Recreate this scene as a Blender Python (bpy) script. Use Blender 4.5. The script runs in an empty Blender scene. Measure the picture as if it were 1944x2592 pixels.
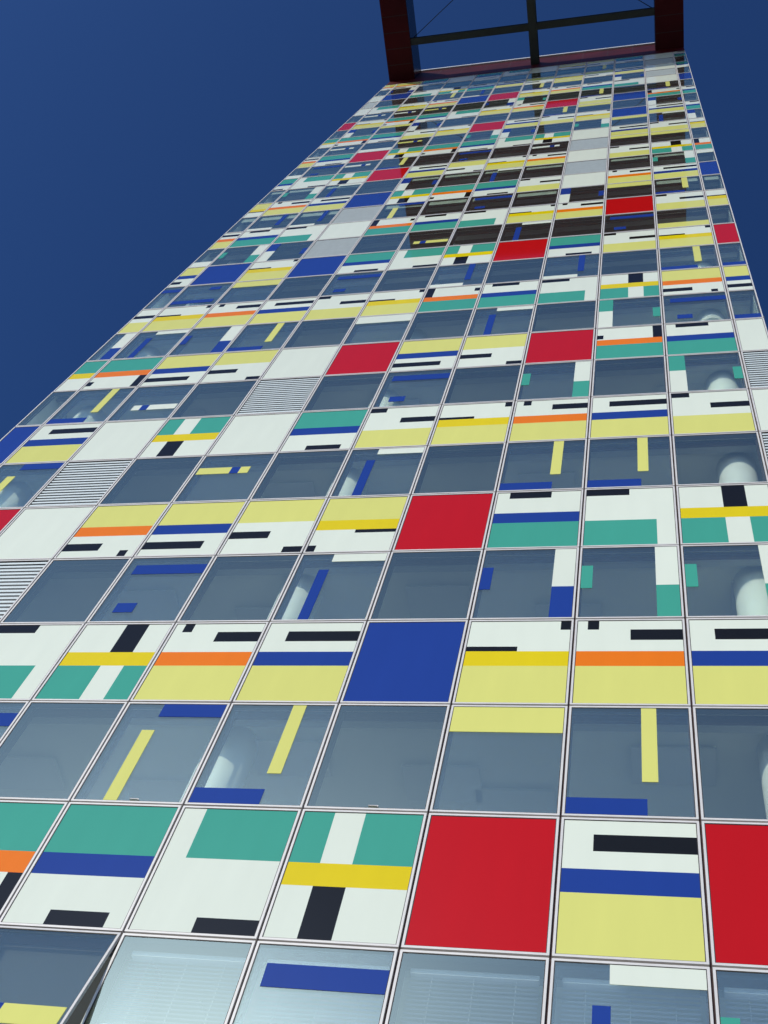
import bpy, bmesh, math, random
from mathutils import Matrix, Vector

random.seed(11)
sc = bpy.context.scene
COL = sc.collection

# ------------------------------------------------------------------ camera, sky, sun, exposure
S = 1.35                                   # metres per facade column
Z0 = 5.127473 * S + 1.6                    # height of the first panel row's foot
def X(u): return u * S
def Zc(z): return z * S + Z0

cam_d = bpy.data.cameras.new('camera')
cam_d.sensor_fit = 'HORIZONTAL'; cam_d.sensor_width = 36.0
cam_d.lens = 36.0 * 2897.3255 / 1944.0
cam_d.clip_start = 0.05; cam_d.clip_end = 5000
cam = bpy.data.objects.new('camera', cam_d); COL.objects.link(cam)
Rw = Matrix(((0.97378992, 0.13489766, 0.18312788),
             (-0.02966031, 0.87357596, -0.48578319),
             (-0.22550713, 0.46761914, 0.85468057)))
Rb = Rw.transposed() @ Matrix(((1, 0, 0), (0, -1, 0), (0, 0, -1)))
cam.matrix_world = Matrix.Translation((X(-0.293518), X(-6.133024), 1.6)) @ Rb.to_4x4()
sc.camera = cam

to_sun = Vector((-0.45, -1.0, 0.539)).normalized()
w = bpy.data.worlds.new('World'); sc.world = w; w.use_nodes = True
nt = w.node_tree
bg = nt.nodes['Background']
sky = nt.nodes.new('ShaderNodeTexSky'); sky.sky_type = 'NISHITA'
sky.sun_disc = False
sky.sun_elevation = math.asin(to_sun.z)
sky.sun_rotation = math.atan2(to_sun.x, to_sun.y)
sky.altitude = 0; sky.air_density = 1.0; sky.dust_density = 1.2; sky.ozone_density = 8.5
gam = nt.nodes.new('ShaderNodeGamma'); gam.inputs[1].default_value = 1.33      # the camera's contrasty rendering of a deep blue sky
nt.links.new(sky.outputs[0], gam.inputs[0]); nt.links.new(gam.outputs[0], bg.inputs[0]); bg.inputs[1].default_value = 0.072

sd = bpy.data.lights.new('sun', 'SUN'); sd.energy = 2.6; sd.angle = math.radians(0.53); sd.color = (1, 0.955, 0.83)
sun = bpy.data.objects.new('sun', sd); COL.objects.link(sun)
sun.rotation_euler = to_sun.to_track_quat('Z', 'Y').to_euler()
sun.location = to_sun * 200

sc.render.engine = 'CYCLES'
vs = sc.view_settings
vs.view_transform = 'Standard'; vs.look = 'None'; vs.gamma = 1.0; vs.use_curve_mapping = False
vs.exposure = 0.0
sc.render.resolution_x = 768; sc.render.resolution_y = 1024
sc.cycles.max_bounces = 8; sc.cycles.transparent_max_bounces = 16

# ------------------------------------------------------------------ materials
def new_mat(name):
    m = bpy.data.materials.new(name); m.use_nodes = True
    return m, m.node_tree, m.node_tree.nodes['Principled BSDF']

def enamel(name, rgb, rough=0.05, spec=0.22):
    """Back-painted glass: flat colour under a polished surface, faint unevenness."""
    m, t, p = new_mat(name)
    tc = t.nodes.new('ShaderNodeTexCoord')
    oi = t.nodes.new('ShaderNodeObjectInfo')
    n = t.nodes.new('ShaderNodeTexNoise'); n.inputs['Scale'].default_value = 1.7; n.inputs['Detail'].default_value = 4
    mp = t.nodes.new('ShaderNodeMapping'); mp.inputs['Scale'].default_value = (2.2, 2.2, .35)
    t.links.new(tc.outputs['Object'], mp.inputs['Vector']); t.links.new(mp.outputs[0], n.inputs['Vector'])
    a = t.nodes.new('ShaderNodeMath'); a.operation = 'MULTIPLY_ADD'
    a.inputs[1].default_value = 0.09; a.inputs[2].default_value = 0.93
    t.links.new(n.outputs['Fac'], a.inputs[0])
    b = t.nodes.new('ShaderNodeMath'); b.operation = 'MULTIPLY_ADD'
    b.inputs[1].default_value = 0.05
    t.links.new(oi.outputs['Random'], b.inputs[0]); t.links.new(a.outputs[0], b.inputs[2])
    mx = t.nodes.new('ShaderNodeMix'); mx.data_type = 'RGBA'; mx.blend_type = 'MULTIPLY'
    mx.inputs['Factor'].default_value = 1.0
    mx.inputs['A'].default_value = (*rgb, 1)
    t.links.new(b.outputs[0], mx.inputs['B'])
    t.links.new(mx.outputs['Result'], p.inputs['Base Color'])
    p.inputs['Roughness'].default_value = rough
    p.inputs['IOR'].default_value = 1.5
    p.inputs['Specular IOR Level'].default_value = spec
    return m

def plain(name, rgb, rough=0.5, metal=0.0, noise=0.0, scale=3.0):
    m, t, p = new_mat(name)
    p.inputs['Roughness'].default_value = rough; p.inputs['Metallic'].default_value = metal
    if noise:
        tc = t.nodes.new('ShaderNodeTexCoord')
        n = t.nodes.new('ShaderNodeTexNoise'); n.inputs['Scale'].default_value = scale; n.inputs['Detail'].default_value = 6
        t.links.new(tc.outputs['Object'], n.inputs['Vector'])
        r = t.nodes.new('ShaderNodeValToRGB')
        r.color_ramp.elements[0].position = 0.3; r.color_ramp.elements[1].position = 0.7
        r.color_ramp.elements[0].color = (*[c * (1 - noise) for c in rgb], 1)
        r.color_ramp.elements[1].color = (*[min(1, c * (1 + noise)) for c in rgb], 1)
        t.links.new(n.outputs['Fac'], r.inputs['Fac']); t.links.new(r.outputs['Color'], p.inputs['Base Color'])
    else:
        p.inputs['Base Color'].default_value = (*rgb, 1)
    return m

M = {
    'W': enamel('white_enamel_glass', (0.75, 0.79, 0.65)),
    'P': enamel('pale_yellow_enamel_glass', (0.70, 0.68, 0.18)),
    'Y': enamel('yellow_enamel_glass', (0.76, 0.58, 0.004)),
    'O': enamel('orange_enamel_glass', (0.84, 0.19, 0.006)),
    'T': enamel('green_enamel_glass', (0.060, 0.35, 0.25)),
    'B': enamel('blue_enamel_glass', (0.017, 0.050, 0.26)),
    'R': enamel('red_enamel_glass', (0.52, 0.007, 0.008)),
    'K': enamel('black_enamel_glass', (0.011, 0.011, 0.010)),
}
ALU = plain('pale_aluminium', (0.66, 0.63, 0.59), 0.45, 0.0, 0.06, 5)
GASKET = plain('dark_rubber_gasket', (0.020, 0.014, 0.013), 0.6)
JOINT = plain('dark_red_joint', (0.045, 0.016, 0.012), 0.7)
SLAT = plain('grey_louvre_metal', (0.62, 0.68, 0.66), 0.45, 0.0, 0.05, 6)
SLATBACK = plain('louvre_backing', (0.09, 0.10, 0.11), 0.7)
CEIL = plain('white_ceiling_plaster', (0.62, 0.63, 0.60), 0.8, 0, 0.03, 1)
CEIL_DIM = plain('dimmed_ceiling_plaster', (0.10, 0.095, 0.085), 0.8, 0, 0.15, 1)  # the ceiling darkened by colour so upper rooms look dim
CORE = plain('inner_wall_paint', (0.50, 0.50, 0.49), 0.8, 0, 0.08, 0.6)
COLM = plain('column_paint', (0.88, 0.89, 0.87), 0.5, 0, 0.02, 2)
BLIND = plain('blind_slats', (0.50, 0.54, 0.66), 0.4)
ROLLER = plain('grey_roller_cloth', (0.26, 0.29, 0.25), 0.8, 0, .3, 2)
REDP = plain('red_canopy_paint', (0.062, 0.003, 0.004), 0.5, 0, 0.3, 0.8)
REDP.node_tree.nodes['Principled BSDF'].inputs['Specular IOR Level'].default_value = 0.12
GLOSSD = plain('dark_glossy_lining', (0.010, 0.007, 0.012), 0.25)
GLOSSD.node_tree.nodes['Principled BSDF'].inputs['Specular IOR Level'].default_value = 0.25
DARK_SHEET = plain('dark_room_sheet', (0.02, 0.02, 0.022), 0.7)  # near-black stand-in for the unlit room at the open sash
BOX = plain('grey_blind_cassette', (0.30, 0.31, 0.32), 0.5)
TILE = plain('acoustic_ceiling_board', (0.50, 0.51, 0.52), 0.8)
REDD = plain('dark_canopy_soffit', (0.060, 0.004, 0.006), 0.6, 0, 0.2, 0.6)
REDD.node_tree.nodes['Principled BSDF'].inputs['Specular IOR Level'].default_value = 0.15
STEEL = plain('dark_green_steel', (0.012, 0.018, 0.016), 0.45, 0, 0.2, 2)
CABLE = plain('steel_cable', (0.05, 0.05, 0.05), 0.4, 0.6)
COPING = plain('coping_metal', (0.70, 0.71, 0.70), 0.4, 0.2, 0.05, 3)
SIDE = plain('side_cladding', (0.55, 0.60, 0.58), 0.2, 0, 0.08, 0.5)
STONE = plain('granite_plinth', (0.22, 0.21, 0.20), 0.5, 0, 0.25, 6)

def make_glass(name, base, gain, tint, clear, film):
    """Clear pane: what lies behind plus an angle-dependent mirror of the sky and a thin white film added as a painted grey veil."""
    m = bpy.data.materials.new(name); m.use_nodes = True
    t = m.node_tree; t.nodes.clear()
    out = t.nodes.new('ShaderNodeOutputMaterial')
    tr = t.nodes.new('ShaderNodeBsdfTransparent'); tr.inputs[0].default_value = (*clear, 1)
    gl = t.nodes.new('ShaderNodeBsdfGlossy'); gl.inputs['Roughness'].default_value = 0.0
    fr = t.nodes.new('ShaderNodeFresnel'); fr.inputs['IOR'].default_value = 1.55
    ma = t.nodes.new('ShaderNodeMath'); ma.operation = 'MULTIPLY_ADD'; ma.use_clamp = True
    ma.inputs[1].default_value = gain; ma.inputs[2].default_value = base
    sc_ = t.nodes.new('ShaderNodeMix'); sc_.data_type = 'RGBA'
    sc_.inputs['A'].default_value = (0, 0, 0, 1); sc_.inputs['B'].default_value = (*tint, 1)
    tc = t.nodes.new('ShaderNodeTexCoord')
    n = t.nodes.new('ShaderNodeTexNoise'); n.inputs['Scale'].default_value = 0.9; n.inputs['Detail'].default_value = 1
    bp = t.nodes.new('ShaderNodeBump'); bp.inputs['Strength'].default_value = 0.03; bp.inputs['Distance'].default_value = 0.05
    t.links.new(tc.outputs['Object'], n.inputs['Vector']); t.links.new(n.outputs['Fac'], bp.inputs['Height'])
    t.links.new(bp.outputs[0], gl.inputs['Normal'])
    t.links.new(fr.outputs[0], ma.inputs[0]); t.links.new(ma.outputs[0], sc_.inputs['Factor'])
    t.links.new(sc_.outputs['Result'], gl.inputs['Color'])
    ad = t.nodes.new('ShaderNodeAddShader')
    t.links.new(tr.outputs[0], ad.inputs[0]); t.links.new(gl.outputs[0], ad.inputs[1])
    df = t.nodes.new('ShaderNodeBsdfDiffuse'); df.inputs[0].default_value = (0.80, 0.84, 0.82, 1)
    m2 = t.nodes.new('ShaderNodeMixShader'); m2.inputs[0].default_value = film
    t.links.new(ad.outputs[0], m2.inputs[1]); t.links.new(df.outputs[0], m2.inputs[2])
    t.links.new(m2.outputs[0], out.inputs[0])
    return m
GLASS = make_glass('solar_glass', 0.30, 1.8, (0.92, 1.0, 0.70), (0.71, 0.76, 0.70), 0.022)
GLASS2 = make_glass('inner_glass', 0.04, 0.8, (1.0, 1.0, 1.0), (0.95, 0.96, 0.96), 0.006)

# ------------------------------------------------------------------ mesh helpers
class MB:
    def __init__(self): self.v = []; self.f = []; self.mi = []; self.mats = []
    def mat(self, m):
        if m not in self.mats: self.mats.append(m)
        return self.mats.index(m)
    def quad(self, a, b, c, d, m):
        i = len(self.v); self.v += [a, b, c, d]; self.f.append((i, i + 1, i + 2, i + 3)); self.mi.append(self.mat(m))
    def box(self, x0, x1, y0, y1, z0, z1, m):
        i = len(self.v)
        self.v += [(x0, y0, z0), (x1, y0, z0), (x1, y1, z0), (x0, y1, z0), (x0, y0, z1), (x1, y0, z1), (x1, y1, z1), (x0, y1, z1)]
        k = self.mat(m)
        for f in ((0, 3, 2, 1), (4, 5, 6, 7), (0, 1, 5, 4), (1, 2, 6, 5), (2, 3, 7, 6), (3, 0, 4, 7)):
            self.f.append(tuple(i + j for j in f)); self.mi.append(k)
    def mesh(self, name):
        me = bpy.data.meshes.new(name); me.from_pydata(self.v, [], self.f)
        for m in self.mats: me.materials.append(m)
        me.polygons.foreach_set('material_index', self.mi); me.update()
        return me
    def build(self, name, parent=None, loc=(0, 0, 0)): return put(name, self.mesh(name), parent, loc)

def put(name, me, parent=None, loc=(0, 0, 0)):
    o = bpy.data.objects.new(name, me); COL.objects.link(o)
    o.location = loc; o.parent = parent
    return o

def tube(p, q, r, m, name, parent, seg=8):
    bm = bmesh.new(); d = Vector(q) - Vector(p)
    bmesh.ops.create_cone(bm, cap_ends=True, segments=seg, radius1=r, radius2=r, depth=d.length)
    mt = Matrix.Translation((Vector(p) + Vector(q)) / 2) @ d.to_track_quat('Z', 'Y').to_matrix().to_4x4()
    bmesh.ops.transform(bm, matrix=mt, verts=bm.verts)
    for f in bm.faces: f.smooth = len(f.verts) == 4
    me = bpy.data.meshes.new(name); bm.to_mesh(me); bm.free(); me.materials.append(m)
    return put(name, me, parent)

# ------------------------------------------------------------------ facade patterns (u to the right, v downwards, 0..1)
def rot(p): return [(1 - b, 1 - a, 1 - d, 1 - c, k) for a, b, c, d, k in p]
PAT = {
    'A1': [(0, 1, .57, 1, 'P'), (0, 1, .39, .57, 'Y'), (0, .5, .33, .39, 'K'), (.9, 1, 0, .115, 'K')],
    'A2': [(0, 1, .57, 1, 'P'), (0, 1, .39, .57, 'O'), (.1, .21, 0, .115, 'K'), (.51, 1, .115, .25, 'K')],
    'A3': [(0, 1, .57, 1, 'P'), (0, 1, .39, .57, 'B'), (.23, 1, .115, .25, 'K')],
    'A4': [(0, 1, .57, 1, 'P'), (0, .24, 0, .11, 'K'), (.5, 1, .27, .40, 'K')],
    'B1': [(0, 1, .57, 1, 'T'), (0, 1, .39, .57, 'B'), (.15, .65, 0, .115, 'K')],
    'B2': [(0, .8, .57, 1, 'T'), (0, .5, 0, .115, 'K')],
    'B3': [(0, 1, .57, 1, 'T'), (.48, .74, .57, 1, 'W'), (0, 1, .39, .57, 'Y'), (.48, .74, 0, .39, 'K')],
    'B4': [(0, 1, .57, 1, 'T'), (0, 1, .39, .57, 'O'), (.86, 1, 0, .39, 'K'), (0, .10, .23, .36, 'K')],
    'B5': [(0, 1, .57, 1, 'T'), (0, 1, .39, .57, 'O'), (0, .14, 0, .39, 'K'), (.90, 1, .10, .24, 'K')],
    'R': [(0, 1, 0, 1, 'R')], 'B': [(0, 1, 0, 1, 'B')], 'W': [],
    # windows
    'N': [], 'V': [],
    'Q1': [(.60, .73, 0, .71, 'P'), (0, .64, .86, 1, 'B')],
    'Q2': [(.10, 1, .12, .27, 'B'), (.19, .43, .73, .87, 'B')],
    'Q3': [(.37, 1, 0, .12, 'W'), (.26, .38, .25, 1, 'B')],
    'Q4': [(.77, 1, 0, .57, 'W'), (.77, 1, .57, 1, 'T'), (0, .12, .27, .60, 'T')],
    'Q5': [(.77, 1, 0, .57, 'W'), (.77, 1, .57, 1, 'B'), (0, .12, .27, .60, 'B')],
    'Q6': [(0, 1, 0, .26, 'P')], 'Q7': [(0, 1, 0, .26, 'W')],
    'Q8': [(.02, .5, .28, .42, 'P'), (.5, .63, .28, .42, 'B'), (.63, .77, .28, .42, 'P')],
    'Q9': [(.02, .5, .28, .42, 'W'), (.5, .63, .28, .42, 'B'), (.63, .77, .28, .42, 'W')],
}
for k in list(PAT): PAT[k + 'r'] = rot(PAT[k])

# twelve columns from the left corner to the right corner, rows from the foot upwards
GRID = {
    -1: 'A2 A3 B1 B2r R A1 A4 W B3 A2r A3r B',
    0:  'N Q1 N Q2 N Q8r N Q2 N Q3 Q4 N',
    1:  'B1 A1 R A3r B5r B1r B2r B3r R A3 R A4',
    2:  'N Q3 N Q2 N Q1r Q1 N Q6 Q1 N Q2',
    3:  'A3 A4r B1 B2 B3 A2 A3 B A1 A2 A3 A4',
    4:  'N Q1 V N Q2 N Q3 N Q5 Q4 Q4 N',
    5:  'A1 R W A2r A3r A4r A1r R B1 B2 B3 A2',
    6:  'Q2 Q1r V N Q8 N Q3 N Q1 Q1 N V',
    7:  'B A3 W B3r W B1r A4 A1 A2 A3 A4 W',
    8:  'N Q1 Q9r N V N Q2 N Q4 N Q4r V',
    9:  'B3r B5r A3r A4r W R A3r A4r R B4 B1 W',
    10: 'Q5 Q3 Q5 Q1 N Q7 N Q3 N Q4r Q2 Q1',
    11: 'A4 A1 A2 A3 A4 A1 B5 B1 B2 B3 A2r A3r',
    12: 'Q2 Q2r Q6 N Q2 N Q3r N Q3r N Q1 Q1',
    13: 'A3r B A1 B B1r B2r B3r R B1r A4 A1 R',
    14: 'Q7r Q4 Q5r V N Q8r N Q3 N Q2 Q6r N',
    15: 'A2 B1 B2 W B5 B1 B2 A1 A2 R A4 A1',
    16: 'N Q3r Q3r V Q1r N Q2 N Q5r Q6 Q1 N',
    17: 'A1r A2 A3 B B3r B5r B1r A4 W A2 A3 B',
    18: 'N Q4 Q3 N Q5r N Q3 N V N Q4 Q7',
    19: 'B1r B2r B3r R A3 A4r A1 A2 W A4 B3 B5',
    20: 'Q7r Q2 Q9 Q1 N Q2 N Q9 V Q6 Q6 N',
    21: 'A2 B1r R B3r B5r B1r B2r B3r W A3 A4 A1',
    22: 'N Q9 Q7r Q8 N Q4 Q5r N Q4 Q6 Q3 Q5r',
    23: 'B3r B5r B1r A4 A1 R A3 A4 A1 B A3 B1',
    24: 'N Q5r Q6 Q5r N N N Q1 Q6 N Q5r N',
    25: 'R A1 B5r B1r B2r A1 A2 R A4 B B5 B1',
    26: 'N Q9 Q9 Q8 N Q5 Q4r N Q1 N Q1 N',
    27: 'W B2r A1 A2 B R A1 A2 B1 B2 W B',
    28: 'V N N Q1 Q3r N Q1 Q6 N Q5r V N',
    29: 'W B B2 B3 B1 A3 A4r A1 A4r A3 W B1r',
    30: 'N Q5 N N Q7 N N N Q1 N V N',
    31: 'A2r A2r B1r W B1r B2r W A1r A4r B1r W B1',
}
GRID = {k: v.split() for k, v in GRID.items()}
LINE = {-2: -2.5805, -1: -1.304}
for i, z in enumerate([0.0, 1.2767, 2.5847, 3.8654, 5.1769, 6.4603, 7.7737, 9.0583, 10.3722, 11.6566, 12.9697, 14.2525, 15.5632,
                       16.843, 18.15, 19.4254, 20.7271, 21.9967, 23.2918, 24.5542, 25.8411, 27.0949, 28.3723, 29.616, 30.8824,
                       32.1147, 33.3687, 34.5882, 35.8283, 37.0335, 38.2583, 39.4479]): LINE[i] = z
EL, ER = -9.4632, 1.4375
CX = [EL] + list(range(-9, 2)) + [ER]
GAP = 0.012; FW = 0.024; FY = -0.018     # half joint, frame face width, frame front

tower = bpy.data.objects.new('office_tower', None); COL.objects.link(tower)
tower['label'] = 'tall office tower clad in a grid of coloured glass panels and windows'
tower['category'] = 'building'

def crop(p, c):
    """Corner bays show only the part of the pattern next to their neighbour."""
    if c == 0: a, b = 1 - (CX[1] - CX[0]), 1.0
    elif c == 11: a, b = 0.0, CX[12] - CX[11]
    else: return p
    r = []
    for u0, u1, v0, v1, k in p:
        x0, x1 = (max(u0, a) - a) / (b - a), (min(u1, b) - a) / (b - a)
        if x1 - x0 > .02: r.append((x0, x1, v0, v1, k))
    return r

_fr = {}
def frame_mesh(W, H, back):
    key = (round(W, 4), round(H, 4), back)
    if key in _fr: return _fr[key]
    b = MB(); x0, x1, z0, z1 = GAP, W - GAP, GAP, H - GAP
    def ring(x0, x1, z0, z1, f, y0, y1, m):
        b.box(x0, x0 + f, y0, y1, z0, z1, m); b.box(x1 - f, x1, y0, y1, z0, z1, m)
        b.box(x0 + f, x1 - f, y0, y1, z0, z0 + f, m); b.box(x0 + f, x1 - f, y0, y1, z1 - f, z1, m)
    ring(x0, x1, z0, z1, FW, FY, back, ALU)
    ring(x0 + FW, x1 - FW, z0 + FW, z1 - FW, 0.008, -.0125, back - .01, GASKET)
    me = b.mesh('frame'); _fr[key] = me
    return me

def panel_mesh(W, H, pat):
    i = GAP + FW + .004
    x0, x1, z0, z1 = i, W - i, i, H - i
    us = sorted({0, 1} | {round(q, 4) for a, b, c, d, k in pat for q in (a, b)})
    vs_ = sorted({0, 1} | {round(q, 4) for a, b, c, d, k in pat for q in (c, d)})
    b = MB(); y = -.010
    xx = lambda u: x0 + u * (x1 - x0)
    zz = lambda v: z1 - v * (z1 - z0)
    for i_ in range(len(us) - 1):
        for j in range(len(vs_) - 1):
            u, v = (us[i_] + us[i_ + 1]) / 2, (vs_[j] + vs_[j + 1]) / 2
            k = 'W'
            for a, bb, c, d, kk in pat:
                if a <= u <= bb and c <= v <= d: k = kk
            ua, ub, va, vb = us[i_], us[i_ + 1], vs_[j], vs_[j + 1]
            b.quad((xx(ua), y, zz(vb)), (xx(ub), y, zz(vb)), (xx(ub), y, zz(va)), (xx(ua), y, zz(va)), M[k])
    yb = .03
    b.quad((x1, yb, z0), (x0, yb, z0), (x0, yb, z1), (x1, yb, z1), GASKET)
    b.quad((x0, yb, z0), (x1, yb, z0), (x1, y, z0), (x0, y, z0), GASKET)
    b.quad((x0, y, z1), (x1, y, z1), (x1, yb, z1), (x0, yb, z1), GASKET)
    b.quad((x0, yb, z1), (x0, yb, z0), (x0, y, z0), (x0, y, z1), GASKET)
    b.quad((x1, y, z1), (x1, y, z0), (x1, yb, z0), (x1, yb, z1), GASKET)
    return b.mesh('facade_panel')

_pane = {}
def pane_mesh(W, H, g=None):
    g = g or GLASS; key = (round(W, 4), round(H, 4), g.name)
    if key not in _pane:
        i = GAP + FW + .004
        b = MB(); b.quad((i - W / 2, 0, i - H / 2), (W / 2 - i, 0, i - H / 2), (W / 2 - i, 0, H / 2 - i), (i - W / 2, 0, H / 2 - i), g)
        _pane[key] = b.mesh('pane')
    return _pane[key]

_lou = {}
def louvre_mesh(W, H):
    key = (round(W, 4), round(H, 4))
    if key not in _lou:
        i = GAP + FW + .009; b = MB(); n = 17; p = (H - 2 * i) / n
        for k in range(n):
            z = i + (k + .5) * p
            # blade sloping down and outwards
            v = [(-.006, z - p * .28), (.030, z + p * .10), (.030, z + p * .16), (-.006, z + p * .24)]
            x0, x1 = i, W - i
            for a in range(4):
                (ya, za), (yb, zb) = v[a], v[(a + 1) % 4]
                b.quad((x1, ya, za), (x0, ya, za), (x0, yb, zb), (x1, yb, zb), SLAT)
        b.box(i, W - i, .05, .07, i, H - i, SLATBACK)
        _lou[key] = b.mesh('louvre_slats')
    return _lou[key]

_bl = {}
def blind_mesh(W, drop, bright):
    key = (round(W, 4), round(drop, 3))
    if key not in _bl:
        b = MB(); x0, x1 = .10, W - .10; n = int(drop / .045)
        b.box(x0, x1, -.03, .03, 0, .05, BLIND)
        for k in range(n):
            z = -.03 - k * .045
            b.quad((x0, -.020, z - .010), (x1, -.020, z - .010), (x1, .020, z), (x0, .020, z), BLIND)
        for x in (x0 + .2, (x0 + x1) / 2, x1 - .2):
            b.box(x - .0012, x + .0012, -.0012, .0012, -drop, 0, BLIND)
        b.box(x0, x1, -.022, .022, -drop - .03, -drop, COLM)
        _bl[key] = b.mesh('blind')
    return _bl[key]

BLINDS = {(0, 6): .74, (0, 7): .78, (0, 8): .80, (0, 9): .95, (0, 10): .85, (0, 3): .8, (0, 2): .6}
ROLL = {}
for r in (16, 18):
    for c in (0, 1, 2, 4, 5, 6, 7, 9, 10, 11):
        if (r * 7 + c * 5) % 5 != 0: ROLL[(r, c)] = .26 + .09 * ((r + c * 3) % 3)
for r, row in GRID.items():
    z0, z1 = Zc(LINE[r - 1]), Zc(LINE[r]); H = z1 - z0
    for c, key in enumerate(row):
        x0, W = X(CX[c]), X(CX[c + 1] - CX[c])
        pat = crop(PAT[key], c)
        loc = (x0, 0, z0)
        if r % 2:
            p = put('facade_panel', panel_mesh(W, H, pat), tower, loc)
            put('frame', frame_mesh(W, H, .05), p)
            p.rotation_euler = (math.radians(random.uniform(-.07, .07)), 0, math.radians(random.uniform(-.07, .07)))
        elif key == 'V':
            p = put('louvre_panel', frame_mesh(W, H, .08), tower, loc)
            l = put('louvre_slats', louvre_mesh(W, H), p); l['kind'] = 'stuff'
        else:
            p = put('window', frame_mesh(W, H, .02 if (r, c) == (0, 5) else .08), tower, loc)
            g = put('pane', pane_mesh(W, H), p, (W / 2, -.010, H / 2))
            p.rotation_euler = (math.radians(random.uniform(-.11, .11)), 0, math.radians(random.uniform(-.11, .11)))
            if r <= 12 and pat: put('inner_pane', pane_mesh(W, H, GLASS2), p, (W / 2, .010, H / 2))
            i = GAP + FW + .008
            for u0, u1, v0, v1, k in pat:
                b = MB(); w_, h_ = W - 2 * i, H - 2 * i
                b.box(i + u0 * w_, i + u1 * w_, -.0140, -.0112, i + (1 - v1) * h_, i + (1 - v0) * h_, M[k])
                b.build('printed_bar', p)
            if (r, c) in BLINDS:
                bl = put('blind', blind_mesh(W, BLINDS[(r, c)], r), p, (0, .17, H - .13)); bl['kind'] = 'stuff'
            if (r, c) in ((2, 5), (2, 7), (2, 2), (0, 8)):
                b = MB(); b.box(W * .52, W * .60, -.026, -.0145, .062, .070, ALU); b.box(W * .593, W * .60, -.026, -.0145, .050, .0618, ALU); b.build('latch', p)
            if (r, c) in ROLL:
                b = MB(); b.box(.10, W - .10, .030, .034, H - .055 - ROLL[(r, c)], H - .055, ROLLER); b.build('blind_or_shade_sheet', p)
            if (r, c) == (0, 5):                       # top-hung sash standing open
                b = MB(); b.box(x0 + .02, x0 + W - .02, .165, .175, z0 + .02, z1 - .02, DARK_SHEET); b.build('blind_or_shade_sheet', tower)  # dark sheet added behind the opening in place of the room's shade
                p.location = (x0, 0, z1)
                p.rotation_euler = (math.radians(-11), 0, 0)
                for ch in p.children: ch.location.z -= H
                me = p.data.copy()
                for v in me.vertices: v.co.z -= H
                p.data = me

# dark joints behind the frames
zb, zt = Zc(LINE[-2]), Zc(LINE[31])
for c, u in enumerate(CX):
    a = X(u); b = MB()
    b.box(a - .05 if 0 < c else a + .004, a + .05 if c < 12 else a - .004, .085, .16, zb, zt, JOINT)
    if 0 < c < 12: b.box(a - .009, a + .009, .012, .0845, zb, zt, JOINT)
    b.build('mullion', tower)
for r in sorted(LINE):
    z = Zc(LINE[r]); b = MB()
    b.box(X(EL) + .06, X(ER) - .06, .161, .20, z - .06, z + .06, JOINT); b.build('transom', tower)

# ------------------------------------------------------------------ inside: slabs, core wall, columns
for r in range(1, 33, 2):
    za, zb_ = Zc(LINE[r - 1]), Zc(LINE[r] if r in LINE else LINE[31])
    b = MB(); b.box(X(EL) + .1, X(ER) - .1, .21, 5.98, za + .12, za + .62, CEIL if r < 12 else CEIL_DIM)  # upper floors get the ceiling copy with dimness in its colour
    b.build('floor_slab', tower)
    b = MB(); b.box(X(EL) + .1, X(ER) - .1, .205, .29, za + .625, zb_ - .07, CORE); b.build('parapet_wall', tower)
for r in range(0, 30, 2):
    zh = Zc(LINE[r])
    b = MB(); b.box(X(EL) + .1, X(ER) - .1, .205, .33, zh - .03, zh + .10, BOX); b.build('blind_cassette', tower)
    for k in range(9):
        xa = X(EL) + .5 + k * 1.62 + .25 * ((r * 3 + k * 5) % 4); ya = .62 + .35 * ((r + k * 7) % 3)
        b = MB(); b.box(xa, xa + .95, ya, ya + .55, zh + .035, zh + .075, TILE); b.build('ceiling_board', tower)
b = MB(); b.box(X(EL) + .1, X(ER) - .1, 6.0, 6.3, 0, zt, CORE); b.build('core_wall', tower)
for xc in (-8.94, -4.10, .757):
    for r in range(0, 31, 2):
        za, zb_ = Zc(LINE[r - 1]) - .60 * (r > 0), Zc(LINE[r]) + .12
        tube((X(xc), .70, za), (X(xc), .70, zb_), .31, COLM, 'column', tower, 40)

# ------------------------------------------------------------------ the rest of the shell
DEPTH = 16.0
b = MB(); b.box(X(EL) - .02, X(EL) + .06, .10, DEPTH, 0, zt, SIDE); b.build('side_wall', tower)
b = MB(); b.box(X(ER) - .06, X(ER) + .02, .10, DEPTH, 0, zt, SIDE); b.build('side_wall', tower)
b = MB(); b.box(X(EL) + .061, X(ER) - .061, DEPTH - .1, DEPTH - .01, 0, zt, SIDE); b.build('rear_wall', tower)
b = MB(); b.box(X(EL), X(ER), .0, .099, 0, zb - .01, STONE); b.build('plinth', tower)

# ------------------------------------------------------------------ roof parapet and canopy
ZB, ZT = Zc(40.3), Zc(41.9)
par = MB(); par.box(X(EL) + .02, X(ER) - .02, -.02, .30, zt + .012, ZT, REDP); parapet = par.build('roof_parapet', tower)
n = 12
for k in range(1, n):
    x = X(EL + (ER - EL) * k / n); b = MB(); b.box(x - .008, x + .008, -.024, -.0205, zt + .03, ZT - .02, GASKET); b.build('panel_joint', parapet)
b = MB(); b.box(X(EL), X(ER), -.10, .34, ZT + .001, ZT + .22, COPING); b.build('coping', parapet)
b = MB(); b.box(X(EL) + .07, X(ER) - .07, .31, DEPTH - .11, zt - .3, zt - .05, STONE); b.build('roof_slab', tower)

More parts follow.
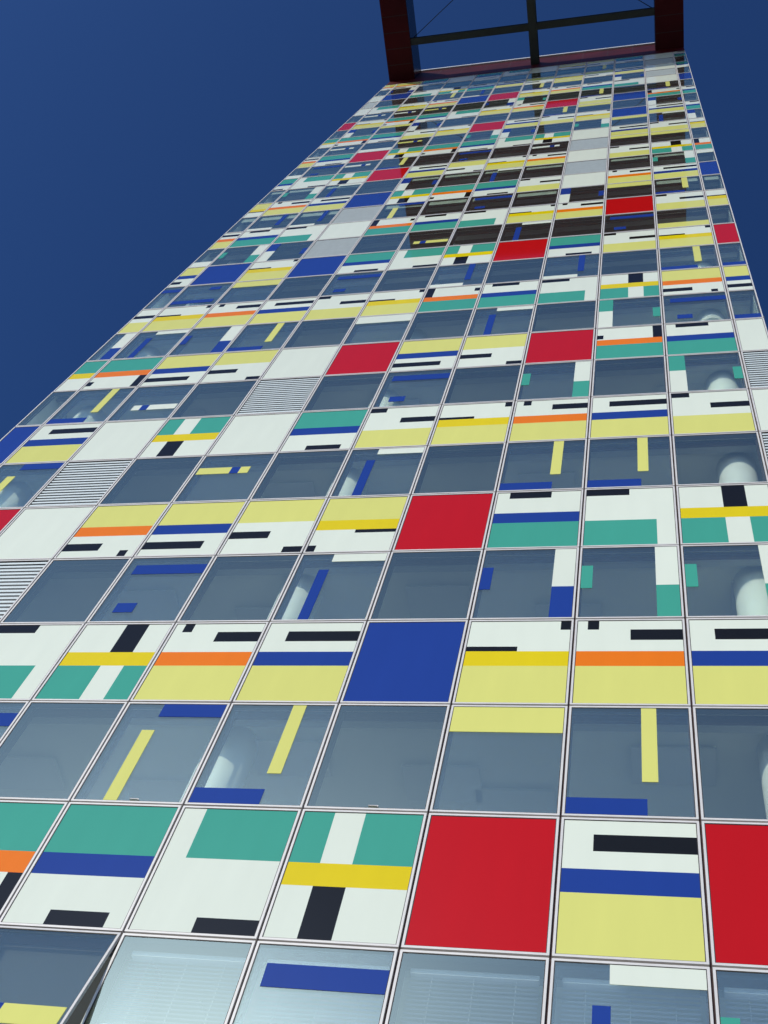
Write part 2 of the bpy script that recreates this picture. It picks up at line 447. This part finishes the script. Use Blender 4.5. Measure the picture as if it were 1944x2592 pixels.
YO, YI = X(-7.18), X(-2.85)
pl = MB(); pl.box(X(-9.47), X(1.43), YO, YI, ZB, ZT - .05, REDD); canopy = pl.build('canopy', tower)
for k in range(1, 11):
    xs = X(-9.47 + 1.09 * k); b = MB(); b.box(xs - .012, xs + .012, YO + .05, YI - .05, ZB - .004, ZB - .0005, GASKET); b.build('seam', canopy)
for a, c in ((-9.47, -8.49), (.44, 1.43)):
    b = MB(); b.box(X(a), X(c), YI + .002, -.022, ZB + .003, ZT - .053, REDD); bo = b.build('beam', canopy)
    for k in range(1, 5):
        ys = YI + k * (-.022 - YI) / 5; b = MB(); b.box(X(a) + .01, X(c) - .01, ys - .012, ys + .012, ZB - .003, ZB + .0025, GASKET); b.build('seam', bo)
    xi = X(c) if a < -5 else X(a); sg = 1 if a < -5 else -1
    b = MB(); b.box(min(xi + sg * .002, xi + sg * .02), max(xi + sg * .002, xi + sg * .02), YI + .01, -.03, ZB + .02, ZT - .07, GLOSSD); b.build('lining', bo)
b = MB()
b.box(X(-4.08), X(-3.78), YI + .002, -.022, ZB + .01, ZB + .05, STEEL); b.box(X(-4.08), X(-3.78), YI + .002, -.022, ZB + .60, ZB + .64, STEEL)
b.box(X(-3.95), X(-3.91), YI + .002, -.022, ZB + .051, ZB + .599, STEEL); b.build('girder', canopy)
for a, c in ((-8.488, -4.082), (-3.778, .438)):
    b = MB(); y0, y1 = X(-1.43), X(-1.19); ym = (y0 + y1) / 2
    b.box(X(a), X(c), y0, y1, ZB + .06, ZB + .10, STEEL); b.box(X(a), X(c), y0, y1, ZB + .50, ZB + .54, STEEL)
    b.box(X(a), X(c), ym - .03, ym + .03, ZB + .101, ZB + .499, STEEL); b.build('crossbar', canopy)
for x, k in ((-8.47, 1), (.42, -1)):
    tube((X(x), X(-1.38), ZB + .3), (X(x + k * 2.12), X(-2.84), ZB + .3), .02, CABLE, 'cable', canopy, 6)

# ------------------------------------------------------------------ ground
gm = MB(); gm.quad((-3000, -3000, 0), (3000, -3000, 0), (3000, 3000, 0), (-3000, 3000, 0), plain('paving', (0.22, 0.21, 0.19), 0.85, 0, 0.2, .3))
g = gm.build('ground'); g['kind'] = 'structure'
